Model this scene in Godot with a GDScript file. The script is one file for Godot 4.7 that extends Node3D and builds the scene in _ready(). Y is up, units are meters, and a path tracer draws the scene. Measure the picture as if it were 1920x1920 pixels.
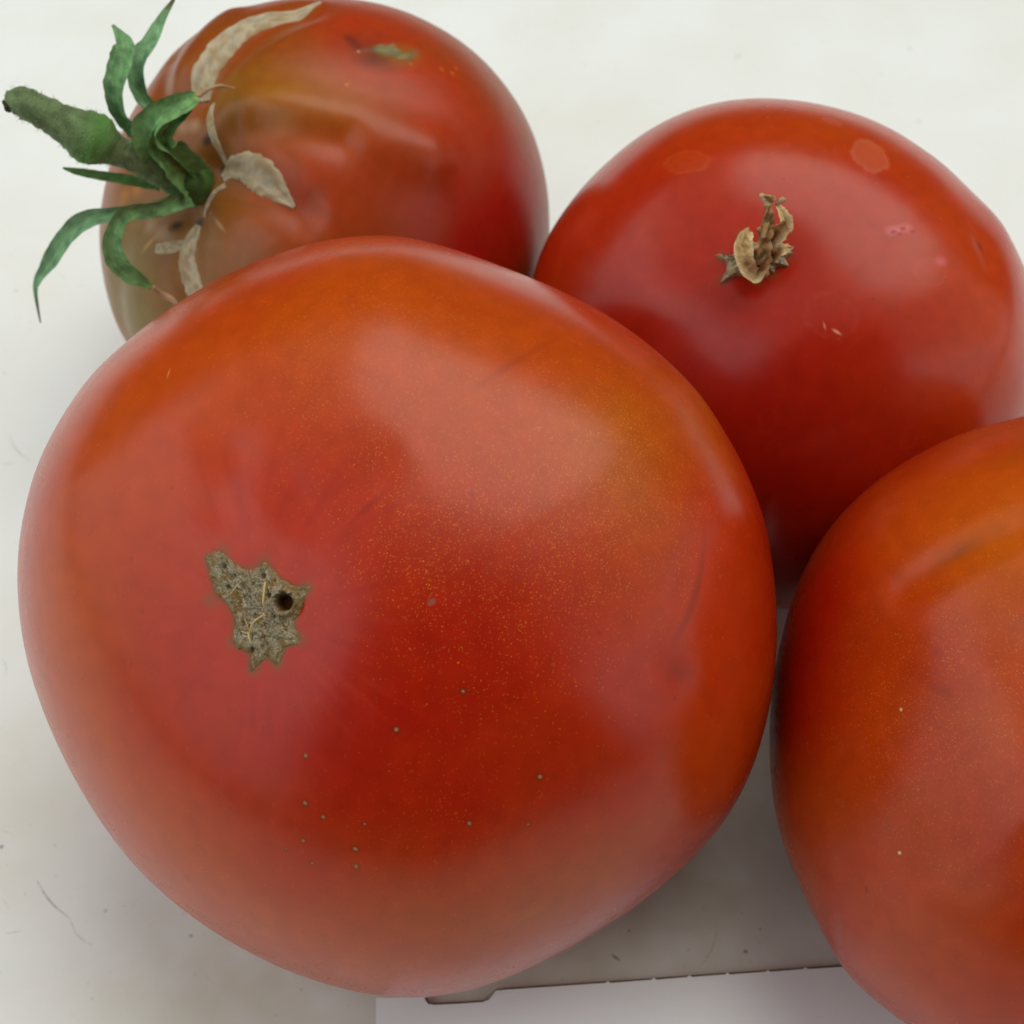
extends Node3D
# Four ripe tomatoes on a worn white-painted board, a white card lying in front. Shapes are worked out in centimetres and committed in metres.

const REACH := 1.95          # how far round from its front (radians) a tomato's marks are drawn
const TEX := 2048

var noise := FastNoiseLite.new()
var fine := FastNoiseLite.new()
var rng := RandomNumberGenerator.new()


func _ready() -> void:
	rng.seed = 7
	noise.seed = 3
	noise.noise_type = FastNoiseLite.TYPE_SIMPLEX
	noise.frequency = 1.0
	noise.fractal_octaves = 3
	fine.seed = 11
	fine.frequency = 1.0
	fine.fractal_octaves = 2
	light_and_camera()
	table()
	card()
	big_tomato()
	back_left_tomato()
	back_right_tomato()
	right_tomato()


func light_and_camera() -> void:
	var cam := Camera3D.new()
	cam.name = "camera"
	cam.position = Vector3(0, 20.618, 0) * 0.01
	cam.rotation_degrees.x = -52.0
	cam.fov = 38.0
	cam.near = 0.01
	cam.far = 50.0
	var lens := CameraAttributesPhysical.new()
	lens.frustum_focal_length = 34.85
	lens.exposure_aperture = 29.0
	lens.frustum_focus_distance = 0.168
	cam.attributes = lens
	add_child(cam)
	cam.fov = 38.0
	var sky_mat := ProceduralSkyMaterial.new()      # an even overcast, brighter overhead than at the horizon
	sky_mat.sky_energy_multiplier = 1.22
	sky_mat.sky_top_color = Color(0.985, 1.0, 1.0)
	sky_mat.sky_horizon_color = Color(0.68, 0.70, 0.71)
	sky_mat.sky_curve = 0.6
	sky_mat.ground_bottom_color = Color(0.28, 0.28, 0.26)
	sky_mat.ground_horizon_color = Color(0.40, 0.41, 0.38)
	sky_mat.sun_angle_max = 1.0
	var sky := Sky.new()
	sky.sky_material = sky_mat
	var env := Environment.new()
	env.background_mode = Environment.BG_SKY
	env.sky = sky
	env.tonemap_mode = Environment.TONE_MAPPER_LINEAR
	env.tonemap_exposure = 1.24
	env.sdfgi_enabled = true
	env.ssao_enabled = true
	env.ssil_enabled = true
	var world := WorldEnvironment.new()
	world.name = "world"
	world.environment = env
	add_child(world)
	var sun := DirectionalLight3D.new()             # the bright part of the cloud cover, behind and to the left
	sun.name = "sun"
	sun.light_color = Color(1.0, 0.98, 0.94)
	sun.light_energy = 0.5
	sun.light_angular_distance = 58.0
	sun.shadow_enabled = true
	sun.rotation_degrees = Vector3(-61, 137, 0)
	add_child(sun)


# ---------------------------------------------------------------- helpers

func mat(rough: float, albedo := Color.WHITE, specular := 0.5) -> StandardMaterial3D:
	var m := StandardMaterial3D.new()
	m.albedo_color = albedo
	m.roughness = rough
	m.metallic_specular = specular
	m.cull_mode = BaseMaterial3D.CULL_DISABLED
	return m


func tinted(rough: float, specular := 0.5) -> StandardMaterial3D:
	var m := mat(rough, Color.WHITE, specular)
	m.vertex_color_use_as_albedo = true
	m.vertex_color_is_srgb = true
	return m


func relief(m: StandardMaterial3D, per_cm: float, depth_cm: float, octaves := 4) -> StandardMaterial3D:
	var t := NoiseTexture2D.new()
	var n := FastNoiseLite.new()
	n.seed = 5
	n.frequency = 0.03
	n.fractal_octaves = octaves
	t.noise = n
	t.width = 512
	t.height = 512
	t.seamless = true
	m.heightmap_enabled = true
	m.heightmap_texture = t
	m.heightmap_scale = depth_cm
	m.uv1_triplanar = true
	m.uv1_scale = Vector3.ONE * per_cm * 100.0
	return m


func tag(o: Node3D, label: String, category: String, group := "") -> void:
	o.set_meta("label", label)
	if category:
		o.set_meta("category", category)
	if group:
		o.set_meta("group", group)


func thing(called: String, base: Vector3, label: String, category: String, group := "") -> Node3D:
	var o := Node3D.new()
	o.name = called
	o.position = base * 0.01
	add_child(o, true)
	tag(o, label, category, group)
	return o


func put(called: String, arrays: Array, m: Material, parent: Node3D, base: Vector3) -> MeshInstance3D:
	var v: PackedVector3Array = arrays[Mesh.ARRAY_VERTEX]
	for i in v.size():
		v[i] = (v[i] - base) * 0.01
	arrays[Mesh.ARRAY_VERTEX] = v
	var mesh := ArrayMesh.new()
	mesh.add_surface_from_arrays(Mesh.PRIMITIVE_TRIANGLES, arrays)
	mesh.surface_set_material(0, m)
	var o := MeshInstance3D.new()
	o.name = called
	o.mesh = mesh
	parent.add_child(o, true)
	return o


# a sheet of rows x columns of points; around: the columns close on themselves; merge: the first row is one point
func sheet(rows: int, cols: int, p: PackedVector3Array, c: PackedColorArray, uv: PackedVector2Array, around: bool, flip := false, merge := false) -> Array:
	var index := PackedInt32Array()
	var n := PackedVector3Array()
	n.resize(p.size())
	for i in rows - 1:
		for j in (cols if around else cols - 1):
			var a := i * cols + j
			var b := i * cols + (j + 1) % cols
			var d := a + cols
			var e := b + cols
			var q := [a, d, b, b, d, e] if flip else [a, b, d, b, e, d]
			for k in [0, 3]:
				var i0: int = q[k]
				var i1: int = q[k + 1]
				var i2: int = q[k + 2]
				var face := (p[i2] - p[i0]).cross(p[i1] - p[i0])
				if face.length_squared() < 1e-18:
					continue
				index.append_array([i0, i1, i2])
				n[i0] += face
				n[i1] += face
				n[i2] += face
	if merge:
		var sum := Vector3.ZERO
		for j in cols:
			sum += n[j]
		for j in cols:
			n[j] = sum
	for i in n.size():
		n[i] = n[i].normalized() if n[i].length_squared() > 0.0 else Vector3.UP
	var arrays := []
	arrays.resize(Mesh.ARRAY_MAX)
	arrays[Mesh.ARRAY_VERTEX] = p
	arrays[Mesh.ARRAY_NORMAL] = n
	arrays[Mesh.ARRAY_INDEX] = index
	if c.size():
		arrays[Mesh.ARRAY_COLOR] = c
	if uv.size():
		arrays[Mesh.ARRAY_TEX_UV2] = uv
	return arrays


func joined(list: Array) -> Array:
	var out := []
	out.resize(Mesh.ARRAY_MAX)
	var v := PackedVector3Array()
	var n := PackedVector3Array()
	var c := PackedColorArray()
	var f := PackedInt32Array()
	for a in list:
		var first := v.size()
		v.append_array(a[Mesh.ARRAY_VERTEX])
		n.append_array(a[Mesh.ARRAY_NORMAL])
		if a[Mesh.ARRAY_COLOR] != null:
			c.append_array(a[Mesh.ARRAY_COLOR])
		for k in a[Mesh.ARRAY_INDEX]:
			f.append(k + first)
	out[Mesh.ARRAY_VERTEX] = v
	out[Mesh.ARRAY_NORMAL] = n
	out[Mesh.ARRAY_INDEX] = f
	if c.size():
		out[Mesh.ARRAY_COLOR] = c
	return out


func along(list: Array, t: float) -> Variant:
	var x := clampf(t, 0.0, 1.0) * (list.size() - 1)
	var i := mini(int(x), list.size() - 2)
	var f := x - i
	var a = list[maxi(i - 1, 0)]
	var b = list[i]
	var c = list[i + 1]
	var d = list[mini(i + 2, list.size() - 1)]
	return b + 0.5 * f * ((c - a) + f * ((2.0 * a - 5.0 * b + 4.0 * c - d) + f * (3.0 * (b - c) + d - a)))


func tube(pts: Array, radii: Array, color: Color, steps := 24, sides := 14, wobble := 0.0, tone := 0.0) -> Array:
	var p := PackedVector3Array()
	var c := PackedColorArray()
	var side := Vector3.ZERO
	for i in steps + 1:
		var t := float(i) / steps
		var at: Vector3 = along(pts, t)
		var ahead: Vector3 = (along(pts, minf(t + 0.02, 1.0)) - along(pts, maxf(t - 0.02, 0.0))).normalized()
		if side == Vector3.ZERO:
			side = ahead.cross(Vector3(0.3, 0.5, 0.8)).normalized()
		side = (side - ahead * side.dot(ahead)).normalized()
		var up := side.cross(ahead)
		var r: float = along(radii, t)
		if i == 0 or i == steps:
			r *= 0.55
		for j in sides:
			var a := TAU * j / sides
			var d := side * cos(a) + up * sin(a)
			var q := at + d * r
			p.append(q + d * wobble * noise.get_noise_3dv(q * 6.0))
			c.append(shade(color, tone * noise.get_noise_3dv(q * 4.0)))
	for end in [0, steps]:
		pass
	var body := sheet(steps + 1, sides, p, c, PackedVector2Array(), true)
	var caps := [body]
	for end in [0, steps]:
		var hub: Vector3 = along(pts, float(end) / steps)
		var ring := PackedVector3Array()
		var tint := PackedColorArray()
		for j in sides:
			ring.append(hub)
			tint.append(color)
		for j in sides:
			ring.append(p[end * sides + j])
			tint.append(color)
		caps.append(sheet(2, sides, ring, tint, PackedVector2Array(), true, end != 0, true))
	return joined(caps)


func shade(c: Color, k: float) -> Color:
	return Color(clampf(c.r * (1.0 + k), 0, 1), clampf(c.g * (1.0 + k), 0, 1), clampf(c.b * (1.0 + k), 0, 1))


# a leaf-like blade along pts; hint: the side it shows; fold: how much its edges stand up; roll: a turn per point (radians)
func blade(pts: Array, widths: Array, hint: Vector3, fold: Array, roll: Array, thick: float, color: Callable, steps := 36, wave := 0.0) -> Array:
	const N := 11
	var rows := steps + 1
	var halves := []
	for top in [true, false]:
		var p := PackedVector3Array()
		var c := PackedColorArray()
		for i in rows:
			var t := float(i) / steps
			var at: Vector3 = along(pts, t)
			var ahead: Vector3 = (along(pts, minf(t + 0.02, 1.0)) - along(pts, maxf(t - 0.02, 0.0))).normalized()
			var side := ahead.cross(hint).normalized()
			var up := side.cross(ahead).normalized()
			var a: float = along(roll, t)
			var s2 := side * cos(a) + up * sin(a)
			var u2 := up * cos(a) - side * sin(a)
			var w: float = maxf(along(widths, t), 0.008)
			var f: float = along(fold, t)
			for k in N:
				var u := float(k) / (N - 1) * 2.0 - 1.0
				var edge := 1.0 - u * u
				var wob := wave * noise.get_noise_2d(t * 9.0 + (5.0 if u > 0 else 0.0), w * 3.0) * absf(u)
				var q := at + s2 * u * w * 0.5 * (1.0 + wob) + u2 * (f * w * u * u + wob * w * 0.5)
				q += u2 * (0.5 * thick * edge * (1.0 if top else -1.0))
				if top:
					q -= u2 * thick * 0.35 * exp(-u * u * 90.0)
				p.append(q)
				c.append(color.call(u, t, q))
		halves.append(sheet(rows, N, p, c, PackedVector2Array(), false, top))
	return joined(halves)


# ---------------------------------------------------------------- the setting

func table() -> void:
	var im := Image.create(TEX, TEX, false, Image.FORMAT_RGB8)
	im.fill(Color(1, 1, 1))
	# the middle of the texture is (0, -16) cm on the board; the texture spans 36 cm
	for k in 2600:
		speck(im, Vector2(rng.randf() * 36 - 18, rng.randf() * 36 - 34), rng.randf_range(0.008, 0.022), Color(0.45, 0.46, 0.5), rng.randf_range(0.05, 0.3))
	for k in 420:
		var a := Vector2(rng.randf() * 36 - 18, rng.randf() * 36 - 34)
		var turn := rng.randfn(0.6, 0.7)
		scratch(im, a, a + Vector2.from_angle(turn) * rng.randf_range(0.05, 0.35), rng.randf_range(0.006, 0.014), Color(0.4, 0.41, 0.46), rng.randf_range(0.08, 0.4))
	for k in 70:
		var a := Vector2(rng.randf() * 36 - 18, rng.randf() * 36 - 34)
		scratch(im, a, a + Vector2.from_angle(rng.randf() * TAU) * rng.randf_range(0.5, 2.5), 0.008, Color(0.55, 0.55, 0.57), rng.randf_range(0.06, 0.16))
	for d in [[Vector2(-0.458,-8.168), 5.0, 0.75], [Vector2(3.994,-10.523), 3.2, 0.8], [Vector2(-4.056,-7.625), 3.2, 0.6], [Vector2(-7.499,-10.523), 3.0, 0.3], [Vector2(2.606,-8.326), 3.0, 0.5]]:
		warm_patch(im, d[0], d[1], Color(0.91, 0.89, 0.83), d[2])
	scratch(im, Vector2(-6.996,-9.206), Vector2(-6.403,-8.631), 0.011, Color(0.25, 0.25, 0.28), 0.8)
	scratch(im, Vector2(-6.403,-8.631), Vector2(-6.024,-8.231), 0.008, Color(0.25, 0.25, 0.28), 0.6)
	speck(im, Vector2(-7.637,-9.749), 0.03, Color(0.3, 0.36, 0.42), 0.7)
	speck(im, Vector2(-4.620,-8.366), 0.025, Color(0.3, 0.3, 0.34), 0.6)
	speck(im, Vector2(-5.912,-8.744), 0.025, Color(0.35, 0.35, 0.4), 0.5)
	speck(im, Vector2(3.339,-8.136), 0.026, Color(0.2, 0.18, 0.2), 0.8)
	scratch(im, Vector2(1.431,-8.089), Vector2(1.535,-8.011), 0.02, Color(0.3, 0.27, 0.24), 0.7)
	scratch(im, Vector2(2.968,-8.526), Vector2(2.650,-7.894), 0.008, Color(0.35, 0.3, 0.26), 0.5)
	speck(im, Vector2(1.692,-8.446), 0.018, Color(0.3, 0.27, 0.26), 0.6)
	speck(im, Vector2(3.580,-8.470), 0.018, Color(0.3, 0.27, 0.26), 0.5)
	speck(im, Vector2(5.233,-29.500), 0.05, Color(0.62, 0.75, 0.8), 0.6)
	speck(im, Vector2(9.251,-29.769), 0.05, Color(0.7, 0.76, 0.84), 0.5)
	speck(im, Vector2(8.997,-27.076), 0.07, Color(0.84, 0.8, 0.88), 0.5)
	speck(im, Vector2(8.432,-28.788), 0.04, Color(0.75, 0.8, 0.82), 0.4)
	scratch(im, Vector2(-9.215,-17.909), Vector2(-8.677,-17.271), 0.02, Color(0.62, 0.68, 0.7), 0.4)
	speck(im, Vector2(-9.876,-21.702), 0.05, Color(0.68, 0.74, 0.76), 0.35)
	var m := mat(0.45, Color(0.905, 0.928, 0.93))
	m.albedo_texture = ImageTexture.create_from_image(im)
	m.uv1_scale = Vector3.ONE
	m.detail_enabled = true
	m.detail_blend_mode = BaseMaterial3D.BLEND_MODE_MUL
	m.detail_uv_layer = BaseMaterial3D.DETAIL_UV_2
	var stain := NoiseTexture2D.new()
	var n := FastNoiseLite.new()
	n.seed = 21
	n.frequency = 0.006
	n.fractal_octaves = 5
	stain.noise = n
	stain.seamless = true
	stain.width = 1024
	stain.height = 1024
	var ramp := Gradient.new()
	ramp.colors = PackedColorArray([Color(0.972, 0.962, 0.94), Color(0.99, 0.986, 0.978), Color(1, 1, 1)])
	ramp.offsets = PackedFloat32Array([0.0, 0.55, 1.0])
	stain.color_ramp = ramp
	m.detail_albedo = stain
	var p := PackedVector3Array([Vector3(-90, 0, -90), Vector3(90, 0, -90), Vector3(-90, 0, 24), Vector3(90, 0, 24)])
	var uv := PackedVector2Array()
	var uv2 := PackedVector2Array()
	for q in p:
		uv.append(Vector2(q.x + 18, q.z + 34) / 36.0)
		uv2.append(Vector2(q.x, q.z) / 27.0)
	for q in [Vector3(-90, -3, -90), Vector3(90, -3, -90), Vector3(-90, -3, 24), Vector3(90, -3, 24)]:
		p.append(q)
		uv.append(Vector2(q.x + 18, q.z + 34) / 36.0)
		uv2.append(Vector2(q.x, q.z) / 27.0)
	var st := SurfaceTool.new()
	st.begin(Mesh.PRIMITIVE_TRIANGLES)
	for f in [[0, 1, 3, 2], [4, 6, 7, 5], [2, 3, 7, 6], [0, 2, 6, 4], [1, 0, 4, 5], [3, 1, 5, 7]]:
		for k in [0, 1, 2, 0, 2, 3]:
			st.set_smooth_group(-1)
			st.set_uv(uv[f[k]])
			st.set_uv2(uv2[f[k]])
			st.add_vertex(p[f[k]] * 0.01)
	st.generate_normals()
	var o := MeshInstance3D.new()
	o.name = "table_top"
	o.mesh = st.commit()
	o.material_override = m
	add_child(o)
	o.set_meta("kind", "structure")
	o.set_meta("label", "worn off-white painted board under the tomatoes, with fine scratches and specks")
	# unseen dark boxes, added to shade the near side and darken the reflections
	for w in [[Vector3(0.68, 1.9, 0.15), Vector3(0.12, 0.05, 0.34), "added dark box standing in for the photographer, unseen behind the near edge"], [Vector3(12.0, 4.2, 0.2), Vector3(0.5, 0.3, -2.4), "added dark box, unseen, blocking low sky some way behind the board"]]:
		var sky_blocker := MeshInstance3D.new()
		var box := BoxMesh.new()
		box.size = w[0]
		sky_blocker.mesh = box
		sky_blocker.name = "sky_blocker"
		sky_blocker.position = w[1]
		sky_blocker.material_override = relief(mat(0.9, Color(0.2, 0.19, 0.16)), 0.05, 0.5)
		add_child(sky_blocker, true)
		sky_blocker.set_meta("kind", "structure")
		sky_blocker.set_meta("label", w[2])


func to_px(q: Vector2) -> Vector2:
	return Vector2(q.x + 18, q.y + 34) / 36.0 * TEX


func blend(im: Image, x: int, y: int, c: Color, k: float) -> void:
	if x >= 0 and y >= 0 and x < im.get_width() and y < im.get_height():
		im.set_pixel(x, y, im.get_pixel(x, y).lerp(c, k))


func speck(im: Image, q: Vector2, r: float, c: Color, k: float) -> void:
	var o := to_px(q)
	var s := r / 36.0 * TEX
	for y in range(int(o.y - s - 1), int(o.y + s + 2)):
		for x in range(int(o.x - s - 1), int(o.x + s + 2)):
			var d := Vector2(x + 0.5, y + 0.5).distance_to(o)
			blend(im, x, y, c, k * clampf(s + 0.5 - d, 0, 1) * (0.6 + 0.4 * noise.get_noise_2d(x * 0.2, y * 0.2)))


# a wide uneven patch that multiplies in a warm tint
func warm_patch(im: Image, q: Vector2, r: float, c: Color, k: float) -> void:
	var o := to_px(q)
	var s := r / 36.0 * TEX
	for y in range(maxi(int(o.y - s), 0), mini(int(o.y + s), TEX)):
		for x in range(maxi(int(o.x - s), 0), mini(int(o.x + s), TEX)):
			var d := Vector2(x, y).distance_to(o) / s
			if d < 1.0:
				var e := (1.0 - d * d) * (1.0 - d * d) * k * (0.8 + 0.5 * noise.get_noise_2d(x * 0.012, y * 0.012))
				im.set_pixel(x, y, im.get_pixel(x, y) * Color.WHITE.lerp(c, clampf(e, 0, 1)))


func scratch(im: Image, a: Vector2, b: Vector2, w: float, c: Color, k: float) -> void:
	var bend := (b - a).orthogonal() * rng.randf_range(-0.12, 0.12)
	var n := int(a.distance_to(b) / 36.0 * TEX) + 2
	for i in n + 1:
		var t := float(i) / n
		speck(im, a.lerp(b, t) + bend * sin(PI * t), w * (0.5 + 0.5 * sin(PI * t)), c, k * (0.55 + 0.45 * noise.get_noise_1d(i * 0.3 + a.x * 9.0)))


func slab(outline: PackedVector2Array, low: float, high: float) -> Array:
	var st := SurfaceTool.new()
	st.begin(Mesh.PRIMITIVE_TRIANGLES)
	st.set_smooth_group(-1)
	var tri := Geometry2D.triangulate_polygon(outline)
	var up := Geometry2D.is_polygon_clockwise(outline)
	for k in range(0, tri.size(), 3):
		var a := outline[tri[k]]
		var b := outline[tri[k + 1]]
		var c := outline[tri[k + 2]]
		if (b - a).cross(c - a) < 0:
			var s := b
			b = c
			c = s
		for q in [a, b, c]:
			st.add_vertex(Vector3(q.x, high, q.y))
		for q in [a, c, b]:
			st.add_vertex(Vector3(q.x, low, q.y))
	for i in outline.size():
		var a := outline[i]
		var b := outline[(i + 1) % outline.size()]
		if not up:
			var s := a
			a = b
			b = s
		for q in [Vector3(a.x, high, a.y), Vector3(a.x, low, a.y), Vector3(b.x, high, b.y), Vector3(b.x, high, b.y), Vector3(a.x, low, a.y), Vector3(b.x, low, b.y)]:
			st.add_vertex(q)
	st.generate_normals()
	st.index()
	return st.commit_to_arrays()


func card() -> void:
	var edge: Array = [Vector2(-1.888,-7.393), Vector2(-1.215,-7.408), Vector2(-1.198,-7.356), Vector2(-1.160,-7.311), Vector2(-1.093,-7.296), Vector2(-0.739,-7.311), Vector2(-0.406,-7.334), Vector2(-0.318,-7.371), Vector2(-0.274,-7.431), Vector2(-0.223,-7.499), Vector2(1.341,-7.604), Vector2(1.984,-7.650), Vector2(2.487,-7.688), Vector2(3.021,-7.726), Vector2(3.593,-7.764), Vector2(4.122,-7.802), Vector2(7.777,-8.057)]
	var base := Vector3(3, 0, -7)
	var t := thing("card", base, "white card with a small rounded notch, lying in front of the largest tomato", "card")
	var white := PackedVector2Array()
	var edge_shade := PackedVector2Array()
	for i in edge.size():
		var q: Vector2 = edge[i]
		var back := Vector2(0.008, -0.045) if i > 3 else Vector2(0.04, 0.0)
		if i > 9 and i < 16:
			for s in [[-0.035, 0.0], [0.0, -0.03], [0.035, 0.0]]:
				white.append(q + Vector2(s[0], s[1]))
		else:
			white.append(q)
		edge_shade.append(q + back)
	for far in [Vector2(7.094,-4.463), Vector2(-1.723,-4.463)]:
		white.append(far)
	edge_shade.append(Vector2(7.094,-4.463))
	edge_shade.append(Vector2(-1.486,-4.463))
	var wm := relief(mat(0.35, Color(0.93, 0.955, 0.965)), 0.6, 0.0008)
	put("card_face", slab(white, 0.15, 0.2), wm, t, base)
	put("card_edge_shade", slab(edge_shade, 0.03, 0.148), relief(mat(0.9, Color(0.44, 0.36, 0.29)), 1.0, 0.02), t, base)  # added brown layer; its jutting rim stands in for shade along the card edge


# ---------------------------------------------------------------- tomatoes

class Fruit:
	var c: Vector3
	var e1: Vector3
	var e2: Vector3
	var e3: Vector3
	var mean: float
	var front: float
	var back: float
	var outline: Array
	var dents := []     # [from, to, amount in cm, width in radians]

	func _init(at: Vector3, side: Vector3, face: Vector3, r: float, rf: float, rb: float, shape: Array) -> void:
		c = at
		e1 = side
		e3 = face
		e2 = e3.cross(e1)
		mean = r
		front = rf * r
		back = rb * r
		outline = shape

	func out(q: Vector3) -> Vector3:     # a direction of the fruit's own axes in the world
		return e1 * q.x + e2 * q.y + e3 * q.z

	func radius(q: Vector3) -> float:
		var turn := acos(clampf(q.z, -1, 1))
		var n := outline.size()
		var x := fposmod(atan2(q.y, q.x), TAU) / TAU * n
		var i := int(x) % n
		var f := x - floorf(x)
		var a: float = outline[(i + n - 1) % n]
		var b: float = outline[i]
		var d: float = outline[(i + 1) % n]
		var e: float = outline[(i + 2) % n]
		var rim := (b + 0.5 * f * ((d - a) + f * ((2 * a - 5 * b + 4 * d - e) + f * (3 * (b - d) + e - a)))) * mean
		var r := lerpf(front, rim, smoothstep(deg_to_rad(5), deg_to_rad(62), turn))
		r = lerpf(r, back, smoothstep(deg_to_rad(92), deg_to_rad(150), turn))
		for k in dents:
			r += k[2] * Fruit.near(q, k[0], k[1], k[3])
		return r

	static func near(q: Vector3, a: Vector3, b: Vector3, w: float) -> float:
		var ab := b - a
		var t := clampf((q - a).dot(ab) / maxf(ab.length_squared(), 1e-9), 0, 1)
		var d2 := (q - a - ab * t).length_squared() / (w * w)
		return exp(-d2) if d2 < 12.0 else 0.0

	func at(q: Vector3, lift := 0.0) -> Vector3:
		var p := c + out(q) * (radius(q) + lift)
		if p.y < 0.12:                      # it sits on the board with a small flat
			p.y = 0.004 + 0.12 * exp((p.y - 0.12) / 0.12) * 0.967
		return p

	func normal(q: Vector3) -> Vector3:
		var s := q.cross(Vector3(0.3, 0.8, 0.5)).normalized()
		var t := q.cross(s)
		var a := at((q + s * 0.02).normalized()) - at((q - s * 0.02).normalized())
		var b := at((q + t * 0.02).normalized()) - at((q - t * 0.02).normalized())
		var n := a.cross(b).normalized()
		return n if n.dot(out(q)) > 0 else -n


func skin(t: Node3D, base: Vector3, f: Fruit, tones: Callable, marks: Image, rough: float) -> MeshInstance3D:
	const ROWS := 230
	const COLS := 380
	var p := PackedVector3Array()
	var c := PackedColorArray()
	var uv := PackedVector2Array()
	for i in ROWS:
		var turn := PI * i / (ROWS - 1)
		for j in COLS:
			var a := TAU * j / COLS
			var q := Vector3(sin(turn) * cos(a), sin(turn) * sin(a), cos(turn))
			p.append(f.at(q))
			c.append(tones.call(q))
			var k := minf(turn / REACH, 0.999) * 0.5
			uv.append(Vector2(0.5 + k * cos(a), 0.5 - k * sin(a)))
	var m := tinted(rough, 0.40)
	m.detail_enabled = true
	m.detail_uv_layer = BaseMaterial3D.DETAIL_UV_2
	m.detail_albedo = ImageTexture.create_from_image(marks)
	m.texture_repeat = true
	m.uv1_triplanar = true
	m.uv1_scale = Vector3.ONE * 50.0
	var bloom := NoiseTexture2D.new()       # waxy bloom and finger smears: duller and shinier patches
	var n := FastNoiseLite.new()
	n.seed = 9
	n.frequency = 0.012
	n.fractal_octaves = 5
	bloom.noise = n
	bloom.seamless = true
	bloom.width = 512
	bloom.height = 512
	var ramp := Gradient.new()
	ramp.colors = PackedColorArray([Color(0.72, 0.72, 0.72), Color(1, 1, 1)])
	bloom.color_ramp = ramp
	m.roughness_texture = bloom
	m.roughness_texture_channel = BaseMaterial3D.TEXTURE_CHANNEL_RED
	return put("skin", sheet(ROWS, COLS, p, c, uv, true, true, true), m, t, base)


func new_marks() -> Image:
	var im := Image.create(TEX, TEX, false, Image.FORMAT_RGBA8)
	im.fill(Color(0.72, 0.42, 0.12, 0.0))
	return im


func spot_px(q: Vector3) -> Vector2:
	var turn := acos(clampf(q.z, -1, 1))
	var k := turn / REACH * 0.5
	var flat := Vector2(q.x, q.y).normalized() if turn > 0.0001 else Vector2.ZERO
	return Vector2(0.5 + k * flat.x, 0.5 - k * flat.y) * TEX


# a soft-edged dab of colour on the skin; r in radians
func dab(im: Image, q: Vector3, r: float, c: Color, k: float, soft := 0.5, squash := 1.0, tilt := 0.0) -> void:
	var o := spot_px(q)
	var s := r * TEX * 0.5 / REACH
	var reach := int(s * maxf(1.0, squash)) + 2
	for y in range(int(o.y) - reach, int(o.y) + reach + 1):
		for x in range(int(o.x) - reach, int(o.x) + reach + 1):
			if x < 0 or y < 0 or x >= TEX or y >= TEX:
				continue
			var d := (Vector2(x + 0.5, y + 0.5) - o).rotated(tilt)
			d.x /= squash
			var e := clampf((s + 0.5 - d.length()) / maxf(s * soft, 1.0), 0, 1) * k
			if e <= 0.003:
				continue
			var old := im.get_pixel(x, y)
			var alpha := e + old.a * (1.0 - e)
			var w := e / alpha
			im.set_pixel(x, y, Color(lerpf(old.r, c.r, w), lerpf(old.g, c.g, w), lerpf(old.b, c.b, w), alpha))


func streak(im: Image, a: Vector3, b: Vector3, r: float, c: Color, k: float, bend := 0.0) -> void:
	var n := int(a.distance_to(b) / (r * 0.5)) + 2
	var side := (b - a).cross(a).normalized() * bend
	for i in n + 1:
		var t := float(i) / n
		dab(im, (a.lerp(b, t) + side * sin(PI * t)).normalized(), r * (0.35 + 0.65 * sin(PI * t)), c, k * sin(PI * clampf(t, 0.05, 0.95)), 0.9)


func flecks(im: Image, q: Vector3, spread: float, count: int, c: Color, k: float, long := Vector3.ZERO) -> void:
	for i in count:
		var d := q + Vector3(rng.randfn(), rng.randfn(), rng.randfn()) * spread + long * rng.randfn()
		d = d.normalized()
		if d.z < -0.2:
			continue
		var o := spot_px(d)
		var x := int(o.x)
		var y := int(o.y)
		if x < 1 or y < 1 or x > TEX - 3 or y > TEX - 3:
			continue
		var e := k * pow(rng.randf(), 1.6) * (1.0 + 0.5 * noise.get_noise_3dv(d * 9.0))
		var tint := shade(c, rng.randf_range(-0.12, 0.15))
		im.set_pixel(x, y, Color(tint, maxf(im.get_pixel(x, y).a, e)))
		if rng.randf() < 0.3:
			im.set_pixel(x + 1, y, Color(tint, maxf(im.get_pixel(x + 1, y).a, e * 0.7)))
		if rng.randf() < 0.3:
			im.set_pixel(x, y + 1, Color(tint, maxf(im.get_pixel(x, y + 1).a, e * 0.7)))


# a small corky pit: pale heart in a dark green ring
func pit(im: Image, q: Vector3, r: float) -> void:
	dab(im, q, r * 2.6, Color(0.32, 0.16, 0.07), 0.6, 1.0, rng.randf_range(0.8, 1.2), rng.randf() * 3.0)
	dab(im, q, r * 1.0, Color(0.62, 0.54, 0.36), 0.85, 0.8, rng.randf_range(0.75, 1.3), rng.randf() * 3.0)


func tones(patches: Array, ground: Color, sway: Color, amount: float) -> Callable:
	return func(q: Vector3) -> Color:
		var n := noise.get_noise_3dv(q * 1.6)
		var c := ground.lerp(sway, clampf(0.5 + n * 1.1, 0, 1) * amount)
		var w := noise.get_noise_3dv(q * 4.0 + Vector3(7, 1, 3)) * 0.35
		for p in patches:
			var k: float = Fruit.near(q, p[0], p[1], p[2])
			if k > 0.001:
				c = c.lerp(p[3], clampf(k * p[4] * (1.0 + w), 0, 1))
		return shade(c, fine.get_noise_3dv(q * 14.0) * 0.05)


const RED := Color(0.635, 0.155, 0.055)
const DEEP := Color(0.595, 0.105, 0.055)
const ORANGE := Color(0.69, 0.285, 0.06)
const AMBER := Color(0.66, 0.35, 0.075)
const PINK := Color(0.68, 0.185, 0.09)
const OLIVE := Color(0.50, 0.40, 0.13)


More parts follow.
